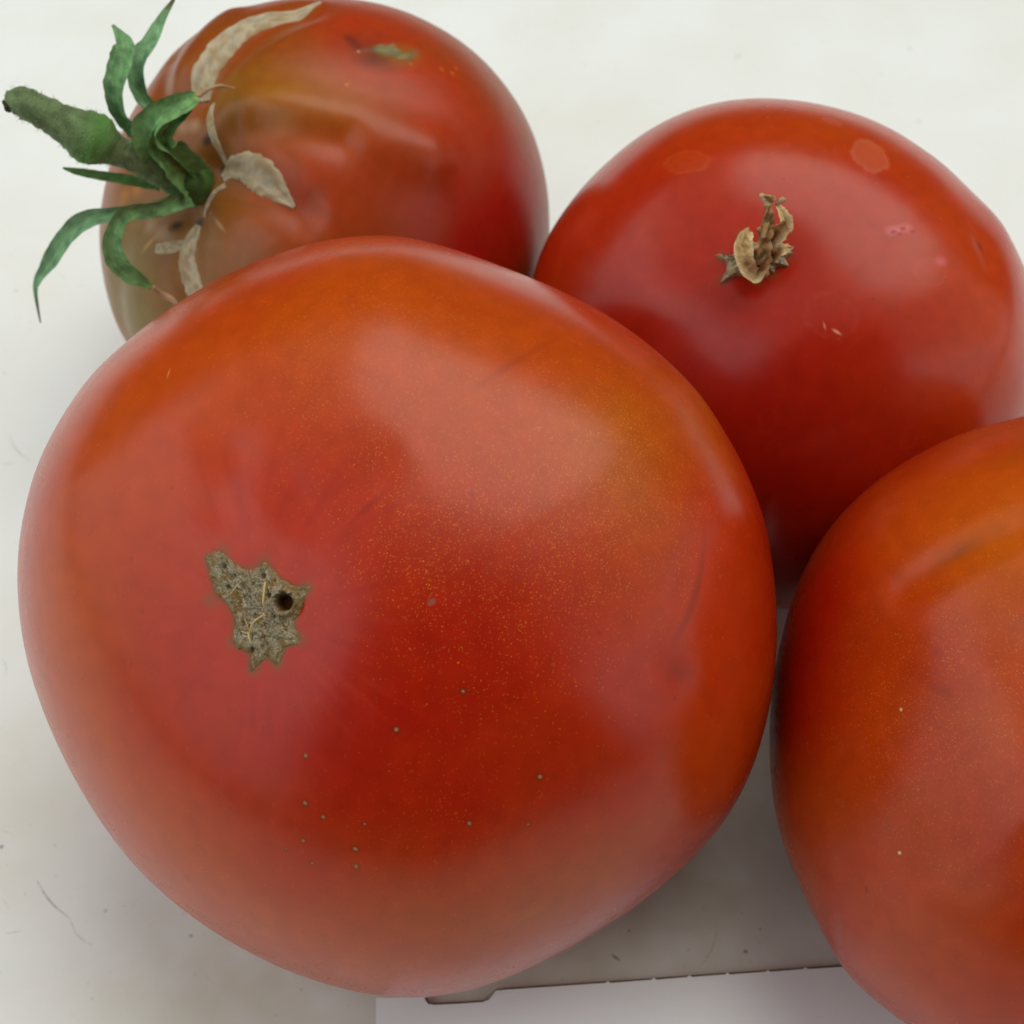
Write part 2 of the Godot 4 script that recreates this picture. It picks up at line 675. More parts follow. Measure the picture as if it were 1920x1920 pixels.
func big_tomato() -> void:
	var f := Fruit.new(Vector3(-1.533, 4.316, -10.979), Vector3(0.9904, 0.0000, -0.1383), Vector3(0.0778, 0.8269, 0.5569), 4.800, 0.93, 0.92, [1.030, 1.033, 1.030, 1.025, 1.023, 1.015, 1.006, 0.998, 0.992, 0.995, 1.009, 1.027, 1.032, 1.029, 1.024, 1.022, 1.020, 1.023, 1.029, 1.027, 1.023, 1.012, 0.999, 0.983, 0.967, 0.951, 0.939, 0.933, 0.932, 0.935, 0.938, 0.943, 0.951, 0.963, 0.977, 0.991, 0.998, 0.996, 0.991, 0.989, 0.995, 1.007, 1.022, 1.036, 1.040, 1.037, 1.034, 1.031])
	var base := Vector3(f.c.x, 0, f.c.z)
	var t := thing("tomato", base, "largest tomato, in front, with a star-shaped brown stem scar and pale pinpoint spots", "tomato", "ripe tomatoes on the board")
	f.dents = [
		[Vector3(-0.325,0.058,0.944), Vector3(-0.325,0.058,0.944), -0.16, 0.36],
		[Vector3(-0.328,0.083,0.941), Vector3(-0.320,0.009,0.948), -0.03, 0.12],
		[Vector3(0.585,-0.168,0.793), Vector3(0.715,0.148,0.683), -0.012, 0.04],
		[Vector3(0.623,-0.203,0.755), Vector3(0.623,-0.203,0.755), -0.03, 0.06],
		[Vector3(-0.177,0.298,0.938), Vector3(-0.014,0.341,0.940), -0.05, 0.09],
		[Vector3(-0.372,0.305,0.877), Vector3(-0.337,0.410,0.848), -0.045, 0.07],
		[Vector3(0.821,0.154,0.550), Vector3(0.808,0.373,0.456), 0.03, 0.16],
		[Vector3(0.62, 0.42, -0.66), Vector3(0.62, 0.42, -0.66), -0.34, 0.42],
	]
	var im := new_marks()
	var gold := Color(0.84, 0.46, 0.13)
	flecks(im, Vector3(0.042,0.624,0.780), 0.2, 9500, Color(0.83, 0.52, 0.19), 0.6 * 0.79)
	flecks(im, Vector3(0.523,0.305,0.795), 0.17, 9500, Color(0.84, 0.54, 0.2), 0.65 * 0.95)
	flecks(im, Vector3(0.092,0.184,0.979), 0.15, 2800, gold, 0.95)
	flecks(im, Vector3(0.374,0.076,0.924), 0.2, 3800, gold, 0.79)
	flecks(im, Vector3(0.065,-0.610,0.790), 0.24, 3500, gold, 0.47)
	flecks(im, Vector3(0.167,0.299,0.940), 0.5, 6000, gold, 0.7 * 0.42)
	for s in [Vector3(-0.245,-0.298,0.923), Vector3(0.287,-0.400,0.871)]:
		pit(im, s, 0.0066 * rng.randf_range(0.75, 1.15))
	for s in [Vector3(-0.257,-0.406,0.877), Vector3(-0.217,-0.440,0.871), Vector3(-0.272,-0.495,0.826), Vector3(-0.150,-0.518,0.842), Vector3(-0.153,-0.559,0.815), Vector3(0.115,-0.486,0.866), Vector3(0.134,-0.186,0.973), Vector3(-0.027,-0.257,0.966)]:
		pit(im, s, 0.0051 * rng.randf_range(0.75, 1.15))
	for s in [Vector3(-0.122,-0.462,0.878), Vector3(0.250,-0.508,0.825), Vector3(-0.256,-0.548,0.796), Vector3(-0.314,-0.511,0.800), Vector3(-0.755,0.062,0.653)]:
		pit(im, s, 0.0031 * rng.randf_range(0.75, 1.15))
	for s in [Vector3(-0.587,0.203,0.784), Vector3(-0.586,0.080,0.806), Vector3(-0.472,0.349,0.810), Vector3(0.206,0.261,0.943), Vector3(0.605,-0.255,0.754), Vector3(0.455,-0.090,0.886)]:
		dab(im, s, 0.007, Color(0.42, 0.09, 0.05), 0.45, 0.9)
	dab(im, Vector3(0.090,0.026,0.996), 0.008, Color(0.5, 0.36, 0.30), 0.6, 0.6, 1.6, 0.5)
	dab(im, Vector3(0.627,-0.200,0.753), 0.05, Color(0.40, 0.09, 0.04), 0.4, 1.0)
	streak(im, Vector3(0.577,-0.179,0.797), Vector3(0.728,0.159,0.667), 0.016, Color(0.36, 0.11, 0.05), 0.2, 0.03)
	streak(im, Vector3(0.186,0.473,0.861), Vector3(0.510,0.640,0.575), 0.014, Color(0.42, 0.14, 0.05), 0.10, 0.0)
	streak(im, Vector3(-0.101,0.216,0.971), Vector3(0.032,0.312,0.950), 0.013, Color(0.45, 0.07, 0.05), 0.14, 0.0)
	streak(im, Vector3(-0.459,0.596,0.659), Vector3(-0.448,0.627,0.637), 0.0022, Color(0.80, 0.52, 0.26), 0.35)
	dab(im, Vector3(-0.588,-0.585,0.559), 0.02, Color(0.55, 0.2, 0.1), 0.5, 0.9)
	# the green-brown halo round the scar
	for s in [Vector3(-0.419,0.184,0.889), Vector3(-0.385,0.201,0.901), Vector3(-0.293,0.162,0.942), Vector3(-0.200,0.093,0.975), Vector3(-0.430,0.089,0.898), Vector3(-0.393,-0.014,0.919), Vector3(-0.353,-0.084,0.932), Vector3(-0.291,-0.078,0.953), Vector3(-0.235,-0.026,0.972)]:
		dab(im, s, 0.028, Color(0.46, 0.30, 0.14), 0.65, 1.0)
	var round_it := [Vector3(-0.420,0.186,0.888), Vector3(-0.388,0.196,0.901), Vector3(-0.356,0.159,0.921), Vector3(-0.310,0.154,0.938), Vector3(-0.293,0.162,0.942), Vector3(-0.265,0.122,0.956), Vector3(-0.241,0.102,0.965), Vector3(-0.197,0.095,0.976), Vector3(-0.230,0.041,0.972), Vector3(-0.244,0.004,0.970), Vector3(-0.235,-0.023,0.972), Vector3(-0.269,-0.039,0.962), Vector3(-0.294,-0.080,0.953), Vector3(-0.316,-0.057,0.947), Vector3(-0.356,-0.088,0.930), Vector3(-0.357,-0.046,0.933), Vector3(-0.392,-0.014,0.920), Vector3(-0.385,0.053,0.921), Vector3(-0.418,0.105,0.902), Vector3(-0.422,0.154,0.893), Vector3(-0.420,0.186,0.888)]
	for k in round_it.size() - 1:
		for i in 9:
			dab(im, round_it[k].lerp(round_it[k + 1], i / 9.0).normalized(), 0.011, Color(0.44, 0.29, 0.13), 0.35, 1.0)
	# faint rays out from the scar
	for k in 60:
		var a := rng.randf() * TAU
		var d := Vector3(cos(a), sin(a), 0)
		var c: Vector3 = Vector3(-0.325,0.058,0.944)
		streak(im, (c + d * 0.15).normalized(), (c + d * rng.randf_range(0.28, 0.55)).normalized(), 0.012, Color(0.52, 0.06, 0.08) if k % 2 else Color(0.72, 0.22, 0.15), 0.06, rng.randf_range(-0.02, 0.02))
	var patches := [
		[Vector3(0.077,0.725,0.685), Vector3(-0.150,0.647,0.747), 0.42, ORANGE, 0.85],
		[Vector3(-0.536,0.543,0.647), Vector3(-0.757,0.158,0.634), 0.22, ORANGE, 0.8],
		[Vector3(0.272,0.650,0.709), Vector3(0.535,0.304,0.789), 0.26, ORANGE, 0.8],
		[Vector3(0.584,0.375,0.720), Vector3(0.590,0.248,0.768), 0.15, AMBER, 0.7],
		[Vector3(0.804,0.540,0.250), Vector3(0.786,0.370,0.495), 0.14, AMBER, 0.6],
		[Vector3(0.151,0.164,0.975), Vector3(0.334,0.155,0.930), 0.16, ORANGE, 0.45],
		[Vector3(0.731,-0.137,0.668), Vector3(0.736,0.109,0.668), 0.16, Color(0.69, 0.2, 0.05), 0.6],
		[Vector3(-0.620,-0.045,0.783), Vector3(-0.709,0.053,0.703), 0.16, ORANGE, 0.6],
		[Vector3(-0.007,-0.716,0.698), Vector3(0.272,-0.702,0.658), 0.22, AMBER, 0.65],
		[Vector3(-0.787,0.100,0.609), Vector3(-0.748,-0.263,0.609), 0.13, ORANGE, 0.85],
		[Vector3(-0.571,-0.516,0.638), Vector3(-0.268,-0.773,0.576), 0.26, ORANGE, 0.9],  # orange put in for the warm board mirrored in the lower-left rim
		[Vector3(-0.935,-0.242,0.259), Vector3(-0.759,-0.470,0.451), 0.16, ORANGE, 0.5],
		[Vector3(-0.272,0.198,0.942), Vector3(-0.368,-0.072,0.927), 0.3, PINK, 0.8],
		[Vector3(-0.008,-0.271,0.962), Vector3(0.155,-0.132,0.979), 0.36, DEEP, 0.7],
	]
	stem_scar(t, base, f)
	f.dents.append([Vector3(-0.259,0.065,0.964), Vector3(-0.259,0.065,0.964), -0.28, 0.024])
	skin(t, base, f, tones(patches, RED, ORANGE, 0.55), im, 0.30)


func stem_scar(t: Node3D, base: Vector3, f: Fruit) -> void:
	var heart: Vector3 = Vector3(-0.327,0.057,0.943)
	var rim := [Vector3(-0.388,0.194,0.901), Vector3(-0.374,0.180,0.910), Vector3(-0.356,0.156,0.921), Vector3(-0.333,0.144,0.932), Vector3(-0.310,0.151,0.939), Vector3(-0.295,0.159,0.942), Vector3(-0.281,0.142,0.949), Vector3(-0.266,0.120,0.957), Vector3(-0.241,0.100,0.965), Vector3(-0.200,0.094,0.975), Vector3(-0.216,0.071,0.974), Vector3(-0.232,0.042,0.972), Vector3(-0.247,0.024,0.969), Vector3(-0.247,0.004,0.969), Vector3(-0.237,-0.016,0.971), Vector3(-0.247,-0.032,0.968), Vector3(-0.271,-0.036,0.962), Vector3(-0.285,-0.064,0.956), Vector3(-0.295,-0.078,0.952), Vector3(-0.315,-0.054,0.948), Vector3(-0.340,-0.070,0.938), Vector3(-0.357,-0.085,0.930), Vector3(-0.354,-0.044,0.934), Vector3(-0.382,-0.027,0.924), Vector3(-0.391,-0.008,0.921), Vector3(-0.384,0.021,0.923), Vector3(-0.382,0.055,0.923), Vector3(-0.398,0.084,0.914), Vector3(-0.415,0.107,0.904), Vector3(-0.416,0.133,0.900), Vector3(-0.418,0.160,0.894), Vector3(-0.420,0.186,0.888), Vector3(-0.410,0.191,0.892)]
	var hole: Vector3 = Vector3(-0.259,0.065,0.964)
	var pits := [Vector3(-0.384,0.117,0.916), Vector3(-0.299,0.132,0.945), Vector3(-0.385,0.164,0.908), Vector3(-0.349,-0.040,0.936), Vector3(-0.292,0.085,0.953)]
	const RINGS := 46
	const SIDES := 198
	var p := PackedVector3Array()
	var c := PackedColorArray()
	for i in RINGS:
		var k := float(i) / (RINGS - 1)
		for j in SIDES:
			var x := float(j) / SIDES * rim.size()
			var a: Vector3 = rim[int(x)]
			var b: Vector3 = rim[(int(x) + 1) % rim.size()]
			var edge := a.lerp(b, x - floorf(x))
			edge += (edge - heart) * (0.09 + 0.06 * noise.get_noise_1d(j * 0.9))
			var q := heart.lerp(edge, k).normalized()
			var g := q * 42.0
			var rough := noise.get_noise_3dv(g) * 0.5 + noise.get_noise_3dv(g * 2.6) * 0.35 + absf(fine.get_noise_3dv(g * 1.3)) * 0.5
			var h := 0.02 + 0.035 * rough
			h = 0.012 + h * (1.0 - pow(k, 4.0))
			h -= 0.03 * pow(k, 20.0)
			var tint := Color(0.50, 0.455, 0.36).lerp(Color(0.69, 0.66, 0.57), clampf(rough * 0.9 + 0.2, 0, 1))
			tint = tint.lerp(Color(0.48, 0.36, 0.20), clampf(noise.get_noise_3dv(g * 0.6 + Vector3(9, 0, 0)) * 1.4, 0, 0.8))
			if fine.get_noise_3dv(g * 4.0) > 0.42:
				tint = tint.lerp(Color(0.85, 0.83, 0.76), 0.6)
			if noise.get_noise_3dv(g * 1.7 + Vector3(0, 4, 0)) < -0.38:
				tint = tint.lerp(Color(0.2, 0.17, 0.12), 0.5)
			var away := (q - hole).length() / 0.021
			h -= 0.15 * (1.0 - smoothstep(0.6, 1.15, away))
			h += 0.05 * exp(-pow((away - 1.35) / 0.3, 2.0))
			tint = tint.lerp(Color(0.36, 0.23, 0.11), 1.0 - smoothstep(0.75, 1.15, away))
			for s: Vector3 in pits:
				var near: float = (q - s).length() / 0.007
				h -= 0.03 * (1.0 - smoothstep(0.4, 1.4, near))
				tint = tint.lerp(Color(0.2, 0.15, 0.1), 0.6 * (1.0 - smoothstep(0.5, 1.2, near)))
			tint = tint.lerp(Color(0.48, 0.37, 0.20), pow(k, 9.0) * 0.7)
			p.append(f.at(q, h))
			c.append(tint)
	var scar := put("stem_scar", sheet(RINGS, SIDES, p, c, PackedVector2Array(), true, true, true), relief(tinted(0.85, 0.3), 2.5, 0.02), t, base)
	var straw := tinted(0.7)
	var hairs := [
		[[Vector3(-2.519,8.234,-8.777), Vector3(-2.517,8.236,-8.666), Vector3(-2.523,8.177,-8.563), Vector3(-2.519,8.083,-8.543)], 0.010],
		[[Vector3(-2.682,7.883,-8.376), Vector3(-2.699,7.984,-8.421), Vector3(-2.719,8.040,-8.450)], 0.007],
		[[Vector3(-2.682,7.883,-8.376), Vector3(-2.626,8.019,-8.424), Vector3(-2.506,8.069,-8.492)], 0.012],
		[[Vector3(-2.684,7.890,-8.370), Vector3(-2.740,7.929,-8.363), Vector3(-2.767,7.908,-8.391)], 0.007],
		[[Vector3(-2.696,7.901,-8.383), Vector3(-2.673,7.907,-8.296), Vector3(-2.643,7.832,-8.275)], 0.009],
		[[Vector3(-2.882,8.098,-8.708), Vector3(-2.850,8.169,-8.704), Vector3(-2.763,8.231,-8.796)], 0.007],
	]
	for h in hairs:
		var o := put("fibre", tube(h[0], [h[1], h[1], h[1] * 0.5], Color(0.74, 0.64, 0.42), 14, 7, 0.003), straw, scar, base)
		o.position = Vector3.ZERO


func strip(f: Fruit, path: Array, widths: Array, lift: float, color: Callable, steps := 40) -> Array:
	const N := 11
	var p := PackedVector3Array()
	var c := PackedColorArray()
	for i in steps + 1:
		var t := float(i) / steps
		var q: Vector3 = along(path, t)
		var ahead: Vector3 = along(path, minf(t + 0.02, 1.0)) - along(path, maxf(t - 0.02, 0.0))
		var side := ahead.cross(q).normalized()
		var w: float = along(widths, t)
		for k in N:
			var u := float(k) / (N - 1) * 2.0 - 1.0
			var s := (q + side * u * w * 0.5 * (1.0 + 0.13 * noise.get_noise_2d(t * 10.0, u))).normalized()
			var up := lift * (1.0 - pow(absf(u), 6.0) * 1.6) * (1.0 + 0.5 * noise.get_noise_3dv(s * 24.0)) - lift * 0.55 * exp(-u * u * 5.0)
			p.append(f.at(s, up))
			c.append(color.call(u, t, s))
	return sheet(steps + 1, N, p, c, PackedVector2Array(), false)


func papery(u: float, t: float, q: Vector3) -> Color:
	var c := Color(0.76, 0.70, 0.58).lerp(Color(0.83, 0.79, 0.68), pow(absf(u), 3.0))
	c = c.lerp(Color(0.52, 0.51, 0.49), clampf(noise.get_noise_2d(u * 1.6 + q.x * 4.0, t * 7.0) * 1.1, 0, 0.45) * (1.0 - u * u))
	c = c.lerp(Color(0.58, 0.47, 0.31), clampf(noise.get_noise_2d(u * 1.2 + 7.0, t * 5.0 + q.y * 9.0) * 1.2, 0, 0.5))
	c = c.lerp(Color(0.52, 0.36, 0.19), pow(absf(u), 8.0) * 0.7)
	return shade(c, -0.08 + 0.05 * noise.get_noise_3dv(q * 30.0))


func back_left_tomato() -> void:
	var f := Fruit.new(Vector3(-3.238, 3.554, -19.810), Vector3(0.9869, 0.0000, -0.1613), Vector3(0.1229, 0.6477, 0.7519), 3.791, 0.98, 0.90, [1.021, 1.018, 1.016, 1.010, 1.002, 0.994, 0.984, 0.973, 0.964, 0.955, 0.946, 0.941, 0.942, 0.944, 0.946, 0.947, 0.946, 0.944, 0.934, 0.935, 0.942, 0.955, 0.964, 0.980, 0.998, 1.015, 1.034, 1.052, 1.056, 1.053, 1.047, 1.042, 1.038, 1.034, 1.032, 1.030, 1.029, 1.028, 1.026, 1.023, 1.022, 1.022, 1.028, 1.041, 1.048, 1.040, 1.031, 1.025])
	var base := Vector3(f.c.x, 0, f.c.z)
	var t := thing("tomato", base, "ribbed tomato with green stalk and sepals, lying on its side behind the largest", "tomato", "ripe tomatoes on the board")
	f.dents = [
		[Vector3(-0.551,0.188,0.813), Vector3(-0.551,0.188,0.813), -0.38, 0.30],
		[Vector3(-0.314,0.398,0.862), Vector3(0.106,0.290,0.951), -0.15, 0.08],
		[Vector3(-0.219,0.451,0.865), Vector3(0.439,0.197,0.877), 0.19, 0.12],
		[Vector3(-0.465,0.277,0.841), Vector3(-0.098,0.031,0.995), -0.19, 0.09],
		[Vector3(-0.452,0.571,0.686), Vector3(0.004,0.894,0.449), -0.19, 0.10],
		[Vector3(-0.522,0.685,0.508), Vector3(-0.307,0.919,0.246), 0.10, 0.09],
		[Vector3(-0.653,0.494,0.574), Vector3(-0.593,0.762,0.263), -0.08, 0.07],
		[Vector3(-0.587,0.009,0.809), Vector3(-0.554,-0.344,0.758), -0.20, 0.09],
		[Vector3(-0.810,0.053,0.584), Vector3(-0.882,-0.328,0.338), -0.06, 0.08],
		[Vector3(-0.407,-0.051,0.912), Vector3(-0.144,-0.312,0.939), 0.04, 0.17],
	]
	var im := new_marks()
	flecks(im, Vector3(0.303,0.451,0.840), 0.22, 2600, Color(0.85, 0.5, 0.26), 0.3)
	for s in [Vector3(0.562,0.545,0.623), Vector3(0.603,0.525,0.601), Vector3(0.159,0.512,0.844), Vector3(0.626,0.547,0.557), Vector3(0.437,0.580,0.688)]:
		dab(im, s, 0.014, Color(0.85, 0.45, 0.08), 0.6, 0.9)
	dab(im, Vector3(0.273,0.676,0.684), 0.17, Color(0.40, 0.15, 0.07), 0.5, 1.0, 1.2, -0.1)
	dab(im, Vector3(0.330,0.614,0.717), 0.11, Color(0.36, 0.18, 0.07), 0.6, 1.0, 1.5, 0.2)
	dab(im, Vector3(0.395,0.623,0.675), 0.10, Color(0.56, 0.42, 0.13), 0.7, 1.0, 1.5, 0.25)
	for k in 46:                      # a rough corky scab, grey-green in a yellowish edge
		var q := (Vector3(0.376,0.642,0.669) + Vector3(rng.randfn(), rng.randfn() * 0.45, rng.randfn() * 0.3) * 0.045).normalized()
		dab(im, q, rng.randf_range(0.012, 0.032), [Color(0.46, 0.47, 0.33), Color(0.56, 0.58, 0.46), Color(0.36, 0.38, 0.28), Color(0.52, 0.47, 0.24)][k % 4], 0.45, 0.9, rng.randf_range(1.0, 2.2), rng.randf_range(0.0, 0.5))
	dab(im, Vector3(0.285,0.614,0.736), 0.06, Color(0.30, 0.14, 0.06), 0.5, 1.0, 1.6, 0.2)
	for s in [Vector3(0.215,0.704,0.677), Vector3(0.232,0.675,0.700), Vector3(0.202,0.727,0.656)]:
		dab(im, s, 0.04, Color(0.25, 0.09, 0.06), 0.5, 1.0)
	dab(im, Vector3(0.230,0.658,0.717), 0.009, Color(0.8, 0.6, 0.45), 0.8, 0.6)
	streak(im, Vector3(-0.239,0.477,0.846), Vector3(0.049,0.512,0.858), 0.06, Color(0.60, 0.42, 0.10), 0.14)
	streak(im, Vector3(-0.201,0.415,0.887), Vector3(-0.034,0.364,0.931), 0.04, Color(0.56, 0.38, 0.08), 0.14)
	streak(im, Vector3(-0.211,0.148,0.966), Vector3(-0.099,0.021,0.995), 0.03, Color(0.55, 0.42, 0.08), 0.22)
	streak(im, Vector3(-0.477,0.136,0.868), Vector3(-0.162,0.028,0.986), 0.02, Color(0.45, 0.26, 0.06), 0.14)
	streak(im, Vector3(-0.484,0.051,0.874), Vector3(-0.405,-0.031,0.914), 0.012, Color(0.75, 0.66, 0.5), 0.2)
	streak(im, Vector3(-0.487,0.603,0.632), Vector3(-0.210,0.863,0.460), 0.03, Color(0.36, 0.24, 0.10), 0.14)
	streak(im, Vector3(-0.525,0.637,0.564), Vector3(-0.380,0.841,0.386), 0.035, Color(0.42, 0.18, 0.09), 0.12)
	streak(im, Vector3(-0.517,-0.082,0.852), Vector3(-0.496,-0.268,0.826), 0.02, Color(0.50, 0.26, 0.07), 0.22)
	streak(im, Vector3(-0.776,-0.078,0.626), Vector3(-0.713,0.000,0.701), 0.014, Color(0.75, 0.6, 0.25), 0.3)
	for s in [Vector3(-0.845,0.180,0.504), Vector3(-0.799,0.196,0.569), Vector3(-0.860,0.125,0.495)]:
		dab(im, s, 0.05, Color(0.78, 0.52, 0.14), 0.4, 1.0)
	for s in [Vector3(-0.701,-0.001,0.713), Vector3(-0.668,-0.035,0.744), Vector3(-0.611,-0.030,0.791), Vector3(-0.747,0.036,0.664), Vector3(-0.577,0.456,0.678), Vector3(-0.525,0.458,0.717)]:
		dab(im, s, 0.05, Color(0.66, 0.56, 0.42), 0.5, 0.9)
	for s in [Vector3(-0.485,0.388,0.783), Vector3(-0.659,0.027,0.752), Vector3(-0.578,0.029,0.815), Vector3(-0.451,0.268,0.851), Vector3(-0.460,0.400,0.793)]:
		dab(im, s, 0.028, Color(0.1, 0.07, 0.06), 0.85, 0.8, 1.3, 0.4)
	var patches := [
		[Vector3(-0.551,0.188,0.813), Vector3(-0.469,-0.024,0.883), 0.36, Color(0.50, 0.33, 0.16), 0.95],
		[Vector3(-0.844,-0.158,0.512), Vector3(-0.806,-0.325,0.495), 0.35, Color(0.47, 0.39, 0.19), 0.95],
		[Vector3(-0.300,0.544,0.784), Vector3(-0.043,0.464,0.885), 0.16, Color(0.53, 0.38, 0.10), 0.7],
		[Vector3(-0.652,0.673,0.348), Vector3(-0.331,0.891,0.311), 0.12, Color(0.50, 0.26, 0.11), 0.6],
		[Vector3(-0.005,0.095,0.995), Vector3(0.096,0.211,0.973), 0.3, Color(0.64, 0.23, 0.09), 0.7],
		[Vector3(-0.129,0.474,0.871), Vector3(0.125,0.424,0.897), 0.16, Color(0.60, 0.36, 0.08), 0.6],
		[Vector3(0.715,-0.065,0.696), Vector3(0.607,-0.181,0.774), 0.35, DEEP, 0.95],
		[Vector3(0.578,0.380,0.722), Vector3(0.308,0.746,0.591), 0.3, Color(0.68, 0.20, 0.07), 0.8],
	]
	skin(t, base, f, tones(patches, Color(0.57, 0.245, 0.08), Color(0.53, 0.29, 0.085), 0.8), im, 0.40)
	var paper := relief(tinted(0.75, 0.35), 1.2, 0.007)
	put("corky_scar", strip(f, [Vector3(-0.486,0.567,0.665), Vector3(-0.439,0.666,0.603), Vector3(-0.357,0.758,0.546), Vector3(-0.258,0.836,0.484), Vector3(-0.138,0.887,0.440), Vector3(0.006,0.919,0.395), Vector3(0.108,0.937,0.334)], [0.10, 0.125, 0.15, 0.14, 0.115, 0.07, 0.02], 0.03, papery), paper, t, base)
	put("corky_scar", strip(f, [Vector3(-0.455,0.227,0.861), Vector3(-0.398,0.261,0.880), Vector3(-0.331,0.250,0.910), Vector3(-0.268,0.212,0.940), Vector3(-0.210,0.159,0.965), Vector3(-0.163,0.101,0.981), Vector3(-0.121,0.048,0.991)], [0.06, 0.11, 0.14, 0.175, 0.15, 0.085, 0.02], 0.035, papery), paper, t, base)
	put("corky_scar", strip(f, [Vector3(-0.435,0.189,0.880), Vector3(-0.478,0.164,0.863), Vector3(-0.515,0.112,0.850), Vector3(-0.541,0.051,0.839)], [0.035, 0.03, 0.03, 0.015], 0.03, papery), paper, t, base)
	put("corky_scar", strip(f, [Vector3(-0.582,0.019,0.813), Vector3(-0.606,-0.052,0.794), Vector3(-0.607,-0.134,0.783), Vector3(-0.580,-0.218,0.785), Vector3(-0.558,-0.271,0.784)], [0.05, 0.075, 0.085, 0.10, 0.10], 0.03, papery), paper, t, base)
	put("corky_scar", strip(f, [Vector3(-0.432,0.543,0.720), Vector3(-0.445,0.467,0.764), Vector3(-0.444,0.375,0.814), Vector3(-0.427,0.289,0.857)], [0.035, 0.05, 0.045, 0.03], 0.025, papery), paper, t, base)
	put("corky_scar", strip(f, [Vector3(-0.716,-0.058,0.696), Vector3(-0.670,-0.063,0.739), Vector3(-0.619,-0.055,0.783)], [0.04, 0.06, 0.04], 0.02, papery), paper, t, base)
	# the stalk
	var green := Color(0.42, 0.50, 0.35)
	var stalk_mat := relief(tinted(0.75, 0.3), 2.0, 0.03)
	var path := [Vector3(-4.949,5.781,-17.873), Vector3(-5.176,6.237,-17.653), Vector3(-5.483,6.594,-17.517), Vector3(-5.767,6.853,-17.434), Vector3(-5.950,7.035,-17.384), Vector3(-6.110,7.158,-17.359), Vector3(-6.333,7.340,-17.353), Vector3(-6.633,7.539,-17.392), Vector3(-6.897,7.693,-17.405), Vector3(-7.037,7.665,-17.394)]
	var stem := tube(path, [0.26, 0.235, 0.215, 0.23, 0.36, 0.37, 0.27, 0.235, 0.215, 0.17], green, 60, 28, 0.035, 0.25)
	var hues: PackedColorArray = stem[Mesh.ARRAY_COLOR]
	for i in 61 * 28:
		var along_it := (i / 28) / 60.0
		hues[i] = hues[i].lerp(Color(0.34, 0.54, 0.26), 0.8 * exp(-pow((along_it - 0.50) / 0.10, 2.0)))
	stem[Mesh.ARRAY_COLOR] = hues
	var stalk := put("stalk", stem, stalk_mat, t, base)
	put("cut_end", tube([Vector3(-6.963,7.761,-17.337), Vector3(-7.042,7.706,-17.291), Vector3(-7.090,7.626,-17.277)], [0.07, 0.085, 0.04], Color(0.22, 0.23, 0.15), 10, 14, 0.09, 0.5), stalk_mat, stalk, base)
	var fuzz := []
	for k in 420:
		var s := rng.randf_range(0.03, 0.98)
		var at: Vector3 = along(path, s)
		var r: float = along([0.26, 0.235, 0.215, 0.23, 0.36, 0.37, 0.27, 0.235, 0.215, 0.17], s)
		var d := Vector3(rng.randfn(), rng.randfn(), rng.randfn()).normalized()
		var ahead: Vector3 = (along(path, s + 0.02) - along(path, s - 0.02)).normalized()
		d = (d - ahead * d.dot(ahead)).normalized()
		var from := at + d * r * 0.95
		fuzz.append(tube([from, from + d * 0.035 + ahead * 0.005, from + (d + ahead * 0.4) * rng.randf_range(0.04, 0.08)], [0.005, 0.004, 0.002], Color(0.62, 0.66, 0.52), 2, 3))
	var fz := put("stalk_hairs", joined(fuzz), tinted(0.6), stalk, base)
	fz.set_meta("kind", "stuff")
	# the green hub under the stalk and the sepals
	put("calyx", tube([Vector3(-4.816,5.535,-18.169), Vector3(-4.890,5.849,-17.878), Vector3(-4.977,6.211,-17.623)], [0.34, 0.31, 0.2], Color(0.30, 0.42, 0.22), 14, 24, 0.06, 0.3), stalk_mat, t, base)
	var leafy := relief(tinted(0.7, 0.35), 2.0, 0.02)
	leafy.backlight_enabled = true
	leafy.backlight = Color(0.2, 0.24, 0.14)
	var tint := func(base_c: Color, tip: Color) -> Callable:
		return func(u: float, v: float, q: Vector3) -> Color:
			var c := base_c.lerp(tip, smoothstep(0.86, 1.0, v))
			c = c.lerp(Color(0.50, 0.58, 0.42), 0.35 * pow(absf(u), 4.0))
			c = c.lerp(Color(0.62, 0.70, 0.52), 0.35 * exp(-u * u * 60.0))
			return shade(c, 0.26 * noise.get_noise_3dv(q * 5.0) - 0.10 * absf(sin(u * 9.0 + v * 3.0)) + 0.12 * noise.get_noise_3dv(q * 22.0))
	var face := f.e3
	var g1 := Color(0.46, 0.66, 0.44)
	var g2 := Color(0.48, 0.67, 0.48)
	var brown := Color(0.36, 0.30, 0.22)
	put("sepal", blade([Vector3(-5.175,6.041,-17.956), Vector3(-5.517,6.708,-17.990), Vector3(-5.704,7.073,-17.950), Vector3(-5.724,7.498,-18.003), Vector3(-5.602,7.809,-18.263), Vector3(-5.583,7.916,-18.469), Vector3(-5.739,8.091,-18.665)], [0.26, 0.26, 0.24, 0.30, 0.33, 0.25, 0.05], face, [0.3, 0.3, 0.25, 0.2, 0.15, 0.2, 0.1], [0.5, 0.6, 0.6, 0.2, -0.1, -0.3, -0.6], 0.03, tint.call(g1, g1), 40, 0.12), leafy, t, base)
	put("sepal", blade([Vector3(-5.094,6.091,-18.019), Vector3(-5.352,6.835,-18.265), Vector3(-5.485,7.129,-18.317), Vector3(-5.508,7.436,-18.406), Vector3(-5.424,7.637,-18.573), Vector3(-5.261,7.740,-18.816), Vector3(-5.114,7.910,-19.094), Vector3(-4.944,8.075,-19.370)], [0.22, 0.22, 0.22, 0.24, 0.25, 0.23, 0.15, 0.05], face, [0.3, 0.3, 0.3, 0.25, 0.2, 0.2, 0.2, 0.1], [-0.4, -0.5, -0.4, -0.2, 0.1, 0.3, 0.4, 0.4], 0.03, tint.call(g2, brown), 40, 0.12), leafy, t, base)
